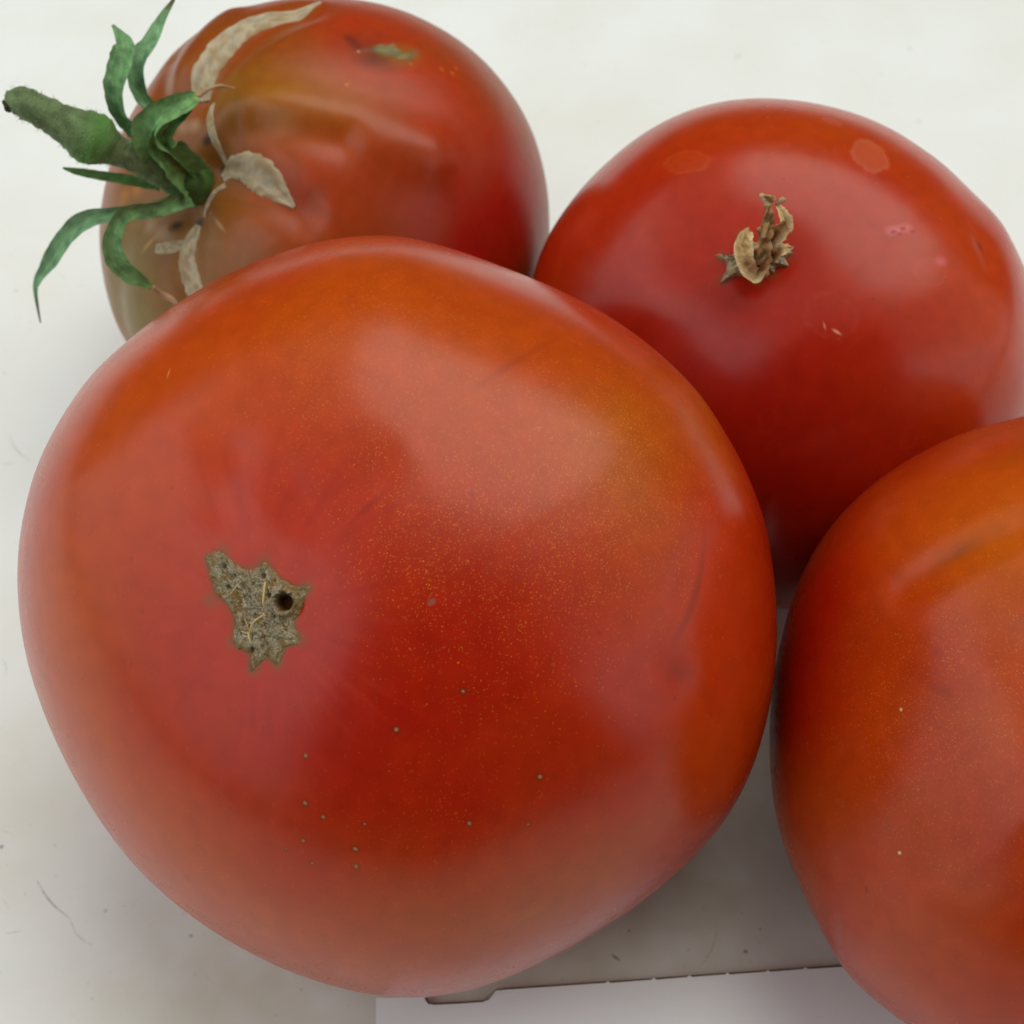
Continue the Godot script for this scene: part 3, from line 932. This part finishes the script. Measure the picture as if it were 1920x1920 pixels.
	put("sepal", blade([Vector3(-4.905,6.072,-17.793), Vector3(-5.144,6.758,-17.554), Vector3(-5.200,7.102,-17.480), Vector3(-5.078,7.312,-17.547), Vector3(-4.851,7.399,-17.677), Vector3(-4.674,7.417,-17.801), Vector3(-4.568,7.372,-17.986)], [0.36, 0.46, 0.42, 0.36, 0.32, 0.26, 0.12], face, [0.4, 0.45, 0.5, 0.5, 0.45, 0.4, 0.3], [0.6, 0.5, 0.4, 0.2, 0.0, 0.0, 0.0], 0.035, tint.call(Color(0.47, 0.67, 0.42), Color(0.50, 0.68, 0.38)), 36, 0.1), leafy, t, base)
	put("sepal", blade([Vector3(-4.809,6.094,-17.705), Vector3(-4.986,6.647,-17.511), Vector3(-5.096,6.926,-17.439), Vector3(-4.973,7.160,-17.526), Vector3(-4.763,7.279,-17.713), Vector3(-4.616,7.318,-17.934)], [0.60, 0.56, 0.36, 0.26, 0.2, 0.12], face, [0.3, 0.3, 0.35, 0.4, 0.4, 0.3], [-0.3, -0.2, -0.2, -0.2, 0.0, 0.0], 0.035, tint.call(Color(0.44, 0.64, 0.36), Color(0.48, 0.66, 0.36)), 36, 0.1), leafy, t, base)
	put("sepal", blade([Vector3(-4.898,5.812,-17.712), Vector3(-5.369,5.977,-17.176), Vector3(-5.851,6.041,-17.006), Vector3(-6.315,5.940,-16.957), Vector3(-6.705,5.597,-16.922), Vector3(-6.992,5.198,-16.869), Vector3(-7.264,4.836,-16.846), Vector3(-7.371,4.568,-16.835), Vector3(-7.441,3.965,-16.803)], [0.28, 0.26, 0.22, 0.26, 0.27, 0.24, 0.13, 0.07, 0.02], face, [0.3, 0.3, 0.25, 0.2, 0.15, 0.2, 0.2, 0.1, 0.1], [0.6, 0.5, 0.4, 0.1, -0.1, -0.2, -0.3, -0.2, 0.0], 0.03, tint.call(g2, brown), 44, 0.12), leafy, t, base)
	put("sepal", blade([Vector3(-4.868,5.888,-17.584), Vector3(-5.194,6.124,-17.086), Vector3(-5.431,6.265,-16.862), Vector3(-5.645,6.286,-16.673), Vector3(-5.793,6.088,-16.519), Vector3(-5.837,5.764,-16.422), Vector3(-5.707,5.401,-16.415), Vector3(-5.432,5.058,-16.470)], [0.3, 0.27, 0.24, 0.24, 0.25, 0.31, 0.27, 0.11], face, [0.35, 0.35, 0.35, 0.3, 0.25, 0.2, 0.2, 0.2], [0.5, 0.6, 0.7, 0.5, 0.2, -0.1, -0.1, 0.0], 0.035, tint.call(Color(0.46, 0.67, 0.43), Color(0.48, 0.66, 0.36)), 44, 0.12), leafy, t, base)
	put("sepal", blade([Vector3(-5.383,5.788,-17.952), Vector3(-5.941,6.079,-17.748), Vector3(-6.285,6.251,-17.636), Vector3(-6.489,6.350,-17.575), Vector3(-6.633,6.439,-17.527)], [0.2, 0.16, 0.14, 0.10, 0.03], face, [0.2, 0.2, 0.2, 0.2, 0.1], [0.3, 0.3, 0.3, 0.2, 0.1], 0.03, tint.call(Color(0.42, 0.60, 0.35), g1), 30, 0.1), leafy, t, base)
	var dry := tinted(0.8)
	put("dry_tip", tube([Vector3(-4.592,7.351,-17.965), Vector3(-4.409,7.395,-18.106), Vector3(-4.229,7.387,-18.206), Vector3(-4.046,7.277,-18.293)], [0.05, 0.03, 0.022, 0.012], Color(0.62, 0.52, 0.38), 16, 8, 0.01, 0.2), dry, t, base)
	put("dry_tip", tube([Vector3(-5.432,5.058,-16.470), Vector3(-5.309,4.928,-16.457), Vector3(-5.174,4.848,-16.424), Vector3(-5.066,4.798,-16.338)], [0.05, 0.04, 0.05, 0.03], Color(0.62, 0.48, 0.36), 16, 8, 0.01, 0.2), dry, t, base)


func back_right_tomato() -> void:
	var f := Fruit.new(Vector3(4.279, 3.464, -16.648), Vector3(0.9685, -0.0000, 0.2490), Vector3(-0.1762, 0.7064, 0.6855), 3.999, 0.93, 0.76, [0.990, 0.986, 0.981, 0.975, 0.967, 0.955, 0.944, 0.935, 0.935, 0.936, 0.943, 0.950, 0.958, 0.969, 0.983, 0.997, 1.008, 1.014, 1.016, 1.017, 1.022, 1.028, 1.034, 1.032, 1.024, 1.018, 1.017, 1.019, 1.025, 1.033, 1.040, 1.046, 1.047, 1.044, 1.036, 1.030, 1.028, 1.027, 1.023, 1.018, 1.012, 1.005, 0.998, 0.989, 0.981, 0.983, 0.989, 0.991])
	var base := Vector3(f.c.x, 0, f.c.z)
	var t := thing("tomato", base, "red tomato at the back right with a dried straw-coloured stalk stub", "tomato", "ripe tomatoes on the board")
	f.dents = [
		[Vector3(-0.143,0.305,0.942), Vector3(-0.143,0.305,0.942), -0.17, 0.34],
		[Vector3(-0.143,0.305,0.942), Vector3(-0.143,0.305,0.942), -0.05, 0.14],
		[Vector3(-0.244,0.229,0.942), Vector3(-0.468,0.109,0.877), 0.04, 0.14],
		[Vector3(0.647,0.529,0.549), Vector3(0.684,0.441,0.582), -0.03, 0.05],
		[Vector3(0.724,0.636,0.266), Vector3(0.767,0.178,0.616), 0.05, 0.12],
		[Vector3(-0.72, 0.02, -0.69), Vector3(-0.72, 0.02, -0.69), -0.34, 0.42],
		[Vector3(0.62, -0.45, -0.64), Vector3(0.62, -0.45, -0.64), -0.15, 0.3],
	]
	var im := new_marks()
	flecks(im, Vector3(-0.009,0.409,0.913), 0.5, 3000, Color(0.85, 0.42, 0.28), 0.16)
	# dried water drops: a pale film with a paler rim
	var pale := Color(0.80, 0.42, 0.30)
	ring(im, f, Vector3(0.184,0.783,0.595), 0.108, 0.82, 0.3, Color(0.82, 0.48, 0.35), 0.12, 0.24)
	ring(im, f, Vector3(-0.457,0.602,0.655), 0.058, 1.8, 0.1, Color(0.76, 0.32, 0.12), 0.22, 0.2)
	ring(im, f, Vector3(-0.458,0.606,0.650), 0.026, 1.7, 0.1, Color(0.72, 0.25, 0.1), 0.3, 0.1)
	ring(im, f, Vector3(0.021,0.886,0.462), 0.03, 1.6, -0.3, pale, 0.3, 0.2)
	ring(im, f, Vector3(0.157,0.165,0.974), 0.085, 1.25, -0.3, Color(0.78, 0.34, 0.24), 0.1, 0.03)
	ring(im, f, Vector3(0.474,0.380,0.795), 0.06, 1.2, 0.2, Color(0.80, 0.38, 0.28), 0.12, 0.04)
	ring(im, f, Vector3(0.513,-0.218,0.830), 0.05, 0.7, 0.0, Color(0.72, 0.24, 0.18), 0.18, 0.06)
	ring(im, f, Vector3(0.008,-0.254,0.967), 0.05, 0.7, 0.0, Color(0.72, 0.24, 0.18), 0.12, 0.04)
	streak(im, Vector3(0.167,0.118,0.979), Vector3(0.209,0.100,0.973), 0.007, Color(0.9, 0.6, 0.5), 0.45)
	streak(im, Vector3(0.133,0.141,0.981), Vector3(0.150,0.105,0.983), 0.005, Color(0.85, 0.5, 0.4), 0.35)
	for s in [Vector3(0.336,0.519,0.786), Vector3(0.312,0.509,0.802), Vector3(0.365,0.531,0.765), Vector3(0.506,0.426,0.750)]:
		dab(im, s, 0.028, Color(0.80, 0.40, 0.42), 0.55, 0.9, 1.3, 0.3)
	for s in [Vector3(0.320,0.507,0.800), Vector3(0.353,0.526,0.774), Vector3(0.344,0.503,0.793), Vector3(0.390,0.521,0.759)]:
		dab(im, s, 0.010, Color(0.5, 0.04, 0.05), 0.7, 0.7, 1.6, 0.4)
	dab(im, Vector3(0.644,0.517,0.564), 0.04, Color(0.36, 0.08, 0.04), 0.6, 1.0, 0.6, 0.2)
	for s in [Vector3(0.771,0.044,0.635), Vector3(0.756,-0.026,0.654), Vector3(-0.110,0.624,0.774), Vector3(0.295,0.249,0.923)]:
		dab(im, s, 0.006, Color(0.3, 0.08, 0.06), 0.6, 0.8)
	for s in [Vector3(-0.278,0.308,0.910), Vector3(-0.259,0.226,0.939), Vector3(-0.038,0.365,0.930), Vector3(-0.228,0.400,0.888), Vector3(-0.085,0.287,0.954), Vector3(-0.132,0.250,0.959)]:
		dab(im, s, 0.035, Color(0.45, 0.30, 0.16), 0.5, 1.0)
	var patches := [
		[Vector3(-0.285,0.815,0.504), Vector3(0.212,0.865,0.454), 0.32, Color(0.68, 0.255, 0.065), 0.85],
		[Vector3(0.560,0.586,0.585), Vector3(0.767,0.062,0.638), 0.28, Color(0.70, 0.25, 0.07), 0.75],
		[Vector3(-0.772,0.365,0.520), Vector3(-0.648,0.522,0.555), 0.2, Color(0.70, 0.19, 0.05), 0.5],
		[Vector3(-0.143,0.305,0.942), Vector3(-0.221,0.310,0.925), 0.4, Color(0.65, 0.155, 0.075), 0.8],
		[Vector3(0.143,-0.345,0.927), Vector3(-0.189,-0.153,0.970), 0.4, DEEP, 0.8],
	]
	skin(t, base, f, tones(patches, Color(0.63, 0.15, 0.055), Color(0.64, 0.215, 0.06), 0.7), im, 0.29)
	# the scar and the dried stub standing in it
	var heart: Vector3 = Vector3(-0.149,0.319,0.936)
	var rim := [Vector3(-0.232,0.402,0.886), Vector3(-0.192,0.382,0.904), Vector3(-0.142,0.401,0.905), Vector3(-0.083,0.414,0.907), Vector3(-0.064,0.394,0.917), Vector3(-0.025,0.377,0.926), Vector3(-0.052,0.354,0.934), Vector3(-0.031,0.327,0.945), Vector3(-0.078,0.318,0.945), Vector3(-0.082,0.292,0.953), Vector3(-0.121,0.291,0.949), Vector3(-0.154,0.242,0.958), Vector3(-0.173,0.265,0.949), Vector3(-0.224,0.248,0.942), Vector3(-0.267,0.209,0.941), Vector3(-0.254,0.265,0.930), Vector3(-0.259,0.288,0.922), Vector3(-0.305,0.309,0.901), Vector3(-0.251,0.318,0.914), Vector3(-0.227,0.343,0.912), Vector3(-0.228,0.371,0.900)]
	var p := PackedVector3Array()
	var c := PackedColorArray()
	for i in 24:
		var k := i / 23.0
		for j in 126:
			var x := j / 126.0 * rim.size()
			var a: Vector3 = rim[int(x)]
			var edge := a.lerp(rim[(int(x) + 1) % rim.size()], x - floorf(x))
			edge += (edge - heart) * 0.04
			var q := heart.lerp(edge, k).normalized()
			var rough := noise.get_noise_3dv(q * 45.0) + 0.6 * noise.get_noise_3dv(q * 110.0)
			p.append(f.at(q, 0.02 + (0.07 + 0.05 * rough) * (1.0 - pow(k, 4.0)) - 0.045 * pow(k, 14.0)))
			c.append(Color(0.66, 0.62, 0.50).lerp(Color(0.36, 0.31, 0.26), clampf(-rough * 1.3, 0, 0.8)).lerp(Color(0.66, 0.58, 0.42), clampf(rough, 0, 0.8)))
	var scar_mat := relief(tinted(0.85, 0.3), 2.0, 0.02)
	put("stem_scar", sheet(24, 126, p, c, PackedVector2Array(), true, true, true), scar_mat, t, base)
	var straw := func(u: float, v: float, q: Vector3) -> Color:
		var s := Color(0.74, 0.63, 0.45).lerp(Color(0.86, 0.78, 0.60), pow(absf(u), 2.0))
		s = s.lerp(Color(0.50, 0.36, 0.20), clampf(noise.get_noise_3dv(q * 5.0) * 1.4, 0, 0.7) * (1.0 - u * u))
		return shade(s, 0.2 * noise.get_noise_3dv(q * 16.0))
	var face := f.e3
	var core := tube([Vector3(3.351,6.649,-15.111), Vector3(3.336,6.913,-15.014), Vector3(3.362,7.154,-15.021), Vector3(3.380,7.380,-15.081), Vector3(3.376,7.567,-15.151), Vector3(3.362,7.715,-15.200), Vector3(3.368,7.823,-15.264)], [0.13, 0.14, 0.115, 0.085, 0.055, 0.05, 0.065], Color(0.70, 0.58, 0.41), 44, 30, 0.06, 0.5)
	var spun: PackedVector3Array = core[Mesh.ARRAY_VERTEX]
	var hue: PackedColorArray = core[Mesh.ARRAY_COLOR]
	for i in 45:
		var hub := Vector3.ZERO
		for j in 30:
			hub += spun[i * 30 + j] / 30.0
		for j in 30:                     # fibres that wind up the stub
			var k := sin((j / 30.0 + i / 60.0) * TAU * 4.0) + 0.6 * sin((j / 30.0 + i / 44.0) * TAU * 7.0)
			spun[i * 30 + j] += (spun[i * 30 + j] - hub) * 0.16 * k
			hue[i * 30 + j] = shade(hue[i * 30 + j].lerp(Color(0.46, 0.33, 0.18), clampf(0.3 - 0.3 * k, 0, 0.7)), 0.0)
	core[Mesh.ARRAY_VERTEX] = spun
	core[Mesh.ARRAY_COLOR] = hue
	var stub := put("stalk_stub", core, scar_mat, t, base)
	put("husk", blade([Vector3(3.239,6.953,-15.546), Vector3(3.118,7.080,-15.210), Vector3(3.079,7.085,-14.951), Vector3(3.147,6.923,-14.857), Vector3(3.299,6.763,-14.883), Vector3(3.422,6.860,-14.945)], [0.10, 0.22, 0.26, 0.22, 0.2, 0.06], face, [0.4, 0.3, 0.3, 0.3, 0.3, 0.2], [0.5, 0.4, 0.3, 0.2, 0.1, 0.0], 0.045, straw, 34, 0.12), scar_mat, stub, base)
	put("husk", blade([Vector3(3.423,7.180,-15.097), Vector3(3.545,7.399,-15.060), Vector3(3.592,7.555,-15.050), Vector3(3.547,7.643,-15.137), Vector3(3.512,7.674,-15.238), Vector3(3.559,7.694,-15.311)], [0.28, 0.26, 0.2, 0.11, 0.06, 0.06], face, [0.3, 0.3, 0.3, 0.3, 0.2, 0.1], [0.0, -0.2, -0.3, -0.2, 0.0, 0.0], 0.04, straw, 34, 0.25), scar_mat, stub, base)
	put("husk", tube([Vector3(3.359,7.707,-15.168), Vector3(3.315,7.786,-15.244), Vector3(3.245,7.820,-15.288)], [0.05, 0.04, 0.02], Color(0.74, 0.66, 0.5), 10, 8, 0.02), scar_mat, stub, base)
	put("husk", tube([Vector3(3.485,7.666,-15.237), Vector3(3.550,7.736,-15.282), Vector3(3.607,7.699,-15.304)], [0.035, 0.03, 0.02], Color(0.70, 0.58, 0.46), 10, 8, 0.02), scar_mat, stub, base)
	put("husk", blade([Vector3(3.473,6.816,-15.099), Vector3(3.588,7.071,-15.029), Vector3(3.787,7.024,-15.144)], [0.10, 0.16, 0.03], face, [0.2, 0.2, 0.1], [0.0, 0.0, 0.0], 0.04, straw, 16, 0.4), scar_mat, stub, base)


# the mark a drop leaves: film inside, rim a little stronger, uneven outline
func ring(im: Image, f: Fruit, q: Vector3, r: float, squash: float, tilt: float, c: Color, rim: float, film: float) -> void:
	var o := spot_px(q)
	var s := r * TEX * 0.5 / REACH
	var reach := int(s * 1.5 * maxf(1.0, squash)) + 2
	for y in range(int(o.y) - reach, int(o.y) + reach + 1):
		for x in range(int(o.x) - reach, int(o.x) + reach + 1):
			if x < 0 or y < 0 or x >= TEX or y >= TEX:
				continue
			var d := (Vector2(x + 0.5, y + 0.5) - o).rotated(tilt)
			d.x /= squash
			var a := d.angle()
			var k := d.length() / (s * (1.0 + 0.13 * noise.get_noise_2d(cos(a) * 1.2 + q.x * 20.0, sin(a) * 1.2 + q.y * 20.0)))
			var e := film * smoothstep(1.04, 0.86, k) + rim * exp(-pow((k - 0.93) / 0.11, 2.0)) * (0.7 + 0.6 * noise.get_noise_2d(cos(a) * 2.0, sin(a) * 2.0 + q.x * 9.0))
			if e < 0.004:
				continue
			e = minf(e, 0.9)
			var old := im.get_pixel(x, y)
			var alpha := e + old.a * (1.0 - e)
			var w := e / alpha
			im.set_pixel(x, y, Color(lerpf(old.r, c.r, w), lerpf(old.g, c.g, w), lerpf(old.b, c.b, w), alpha))


func right_tomato() -> void:
	var f := Fruit.new(Vector3(7.697, 3.701, -9.467), Vector3(0.7759, -0.0000, 0.6308), Vector3(-0.3690, 0.8111, 0.4539), 4.162, 0.95, 0.88, [0.879, 0.871, 0.865, 0.866, 0.869, 0.878, 0.890, 0.904, 0.927, 0.951, 0.976, 1.001, 1.023, 1.038, 1.048, 1.050, 1.051, 1.050, 1.041, 1.050, 1.058, 1.065, 1.071, 1.072, 1.066, 1.055, 1.043, 1.038, 1.037, 1.040, 1.048, 1.052, 1.055, 1.066, 1.082, 1.076, 1.069, 1.064, 1.048, 1.032, 1.017, 1.001, 0.984, 0.965, 0.944, 0.924, 0.907, 0.891])
	var base := Vector3(f.c.x, 0, f.c.z)
	var t := thing("tomato", base, "stemless orange-red tomato at the right, next to the largest one, with gold flecks", "tomato", "ripe tomatoes on the board")
	f.dents = [
		[Vector3(-0.630,0.077,0.772), Vector3(-0.474,0.366,0.801), -0.05, 0.06],
		[Vector3(-0.485,0.038,0.874), Vector3(-0.415,0.185,0.891), 0.05, 0.16],
		[Vector3(-0.348,-0.041,0.937), Vector3(-0.121,-0.266,0.956), 0.05, 0.15],
		[Vector3(-0.293,0.079,0.953), Vector3(-0.107,-0.054,0.993), -0.07, 0.12],
		[Vector3(-0.392,-0.548,0.739), Vector3(-0.188,-0.506,0.842), -0.03, 0.12],
		[Vector3(-0.35, 0.62, -0.70), Vector3(-0.35, 0.62, -0.70), -0.2, 0.4],
		[Vector3(0.3, 0.5, 0.8), Vector3(0.3, 0.5, 0.8), -0.15, 0.3],
	]
	var im := new_marks()
	var gold := Color(0.84, 0.48, 0.14)
	flecks(im, Vector3(-0.405,-0.164,0.899), 0.24, 5000, gold, 0.72)
	flecks(im, Vector3(-0.533,0.309,0.788), 0.2, 3500, gold, 0.53)
	flecks(im, Vector3(-0.345,-0.415,0.842), 0.18, 3000, gold, 0.60)
	flecks(im, Vector3(-0.301,0.040,0.953), 0.2, 3500, gold, 0.77)
	flecks(im, Vector3(-0.353,-0.250,0.901), 0.5, 3500, gold, 0.42)
	dab(im, Vector3(-0.288,-0.544,0.788), 0.006, Color(0.85, 0.75, 0.55), 0.9, 0.6)
	dab(im, Vector3(-0.485,-0.217,0.847), 0.005, Color(0.85, 0.72, 0.5), 0.9, 0.6)
	dab(im, Vector3(-0.306,-0.669,0.677), 0.013, Color(0.48, 0.08, 0.07), 0.7, 0.7, 0.6, 0.5)
	dab(im, Vector3(-0.432,-0.112,0.895), 0.02, Color(0.52, 0.16, 0.09), 0.4, 0.9, 1.4, 0.2)
	dab(im, Vector3(-0.407,-0.110,0.907), 0.02, Color(0.52, 0.16, 0.09), 0.4, 0.9, 1.4, 0.2)
	dab(im, Vector3(-0.477,-0.032,0.878), 0.018, Color(0.52, 0.16, 0.09), 0.35, 0.9)
	ring(im, f, Vector3(-0.542,-0.375,0.752), 0.055, 1.0, 0.0, Color(0.66, 0.22, 0.14), 0.2, 0.08)
	ring(im, f, Vector3(-0.760,-0.268,0.592), 0.035, 0.6, 0.0, Color(0.66, 0.22, 0.16), 0.18, 0.08)
	streak(im, Vector3(-0.622,0.116,0.775), Vector3(-0.511,0.350,0.785), 0.05, Color(0.36, 0.22, 0.05), 0.10)
	streak(im, Vector3(-0.606,0.143,0.782), Vector3(-0.533,0.309,0.788), 0.025, Color(0.30, 0.18, 0.05), 0.10)
	streak(im, Vector3(-0.629,0.464,0.624), Vector3(-0.537,0.576,0.616), 0.05, Color(0.45, 0.27, 0.06), 0.10)
	var patches := [
		[Vector3(-0.530,0.434,0.728), Vector3(-0.697,0.189,0.692), 0.24, Color(0.71, 0.285, 0.055), 0.9],
		[Vector3(-0.456,0.361,0.814), Vector3(-0.391,0.464,0.795), 0.2, Color(0.72, 0.36, 0.08), 0.7],
		[Vector3(-0.584,-0.009,0.812), Vector3(-0.568,-0.218,0.794), 0.14, Color(0.70, 0.25, 0.06), 0.5],
		[Vector3(-0.476,-0.366,0.799), Vector3(-0.338,-0.376,0.863), 0.14, Color(0.69, 0.24, 0.07), 0.5],
		[Vector3(-0.267,0.062,0.962), Vector3(-0.230,-0.083,0.970), 0.18, ORANGE, 0.7],
		[Vector3(-0.302,-0.686,0.662), Vector3(-0.126,-0.752,0.647), 0.3, Color(0.68, 0.26, 0.10), 0.7],
		[Vector3(-0.755,-0.335,0.564), Vector3(-0.829,-0.068,0.555), 0.2, Color(0.66, 0.115, 0.045), 0.8],
	]
	skin(t, base, f, tones(patches, Color(0.64, 0.185, 0.05), Color(0.64, 0.265, 0.06), 0.75), im, 0.30)
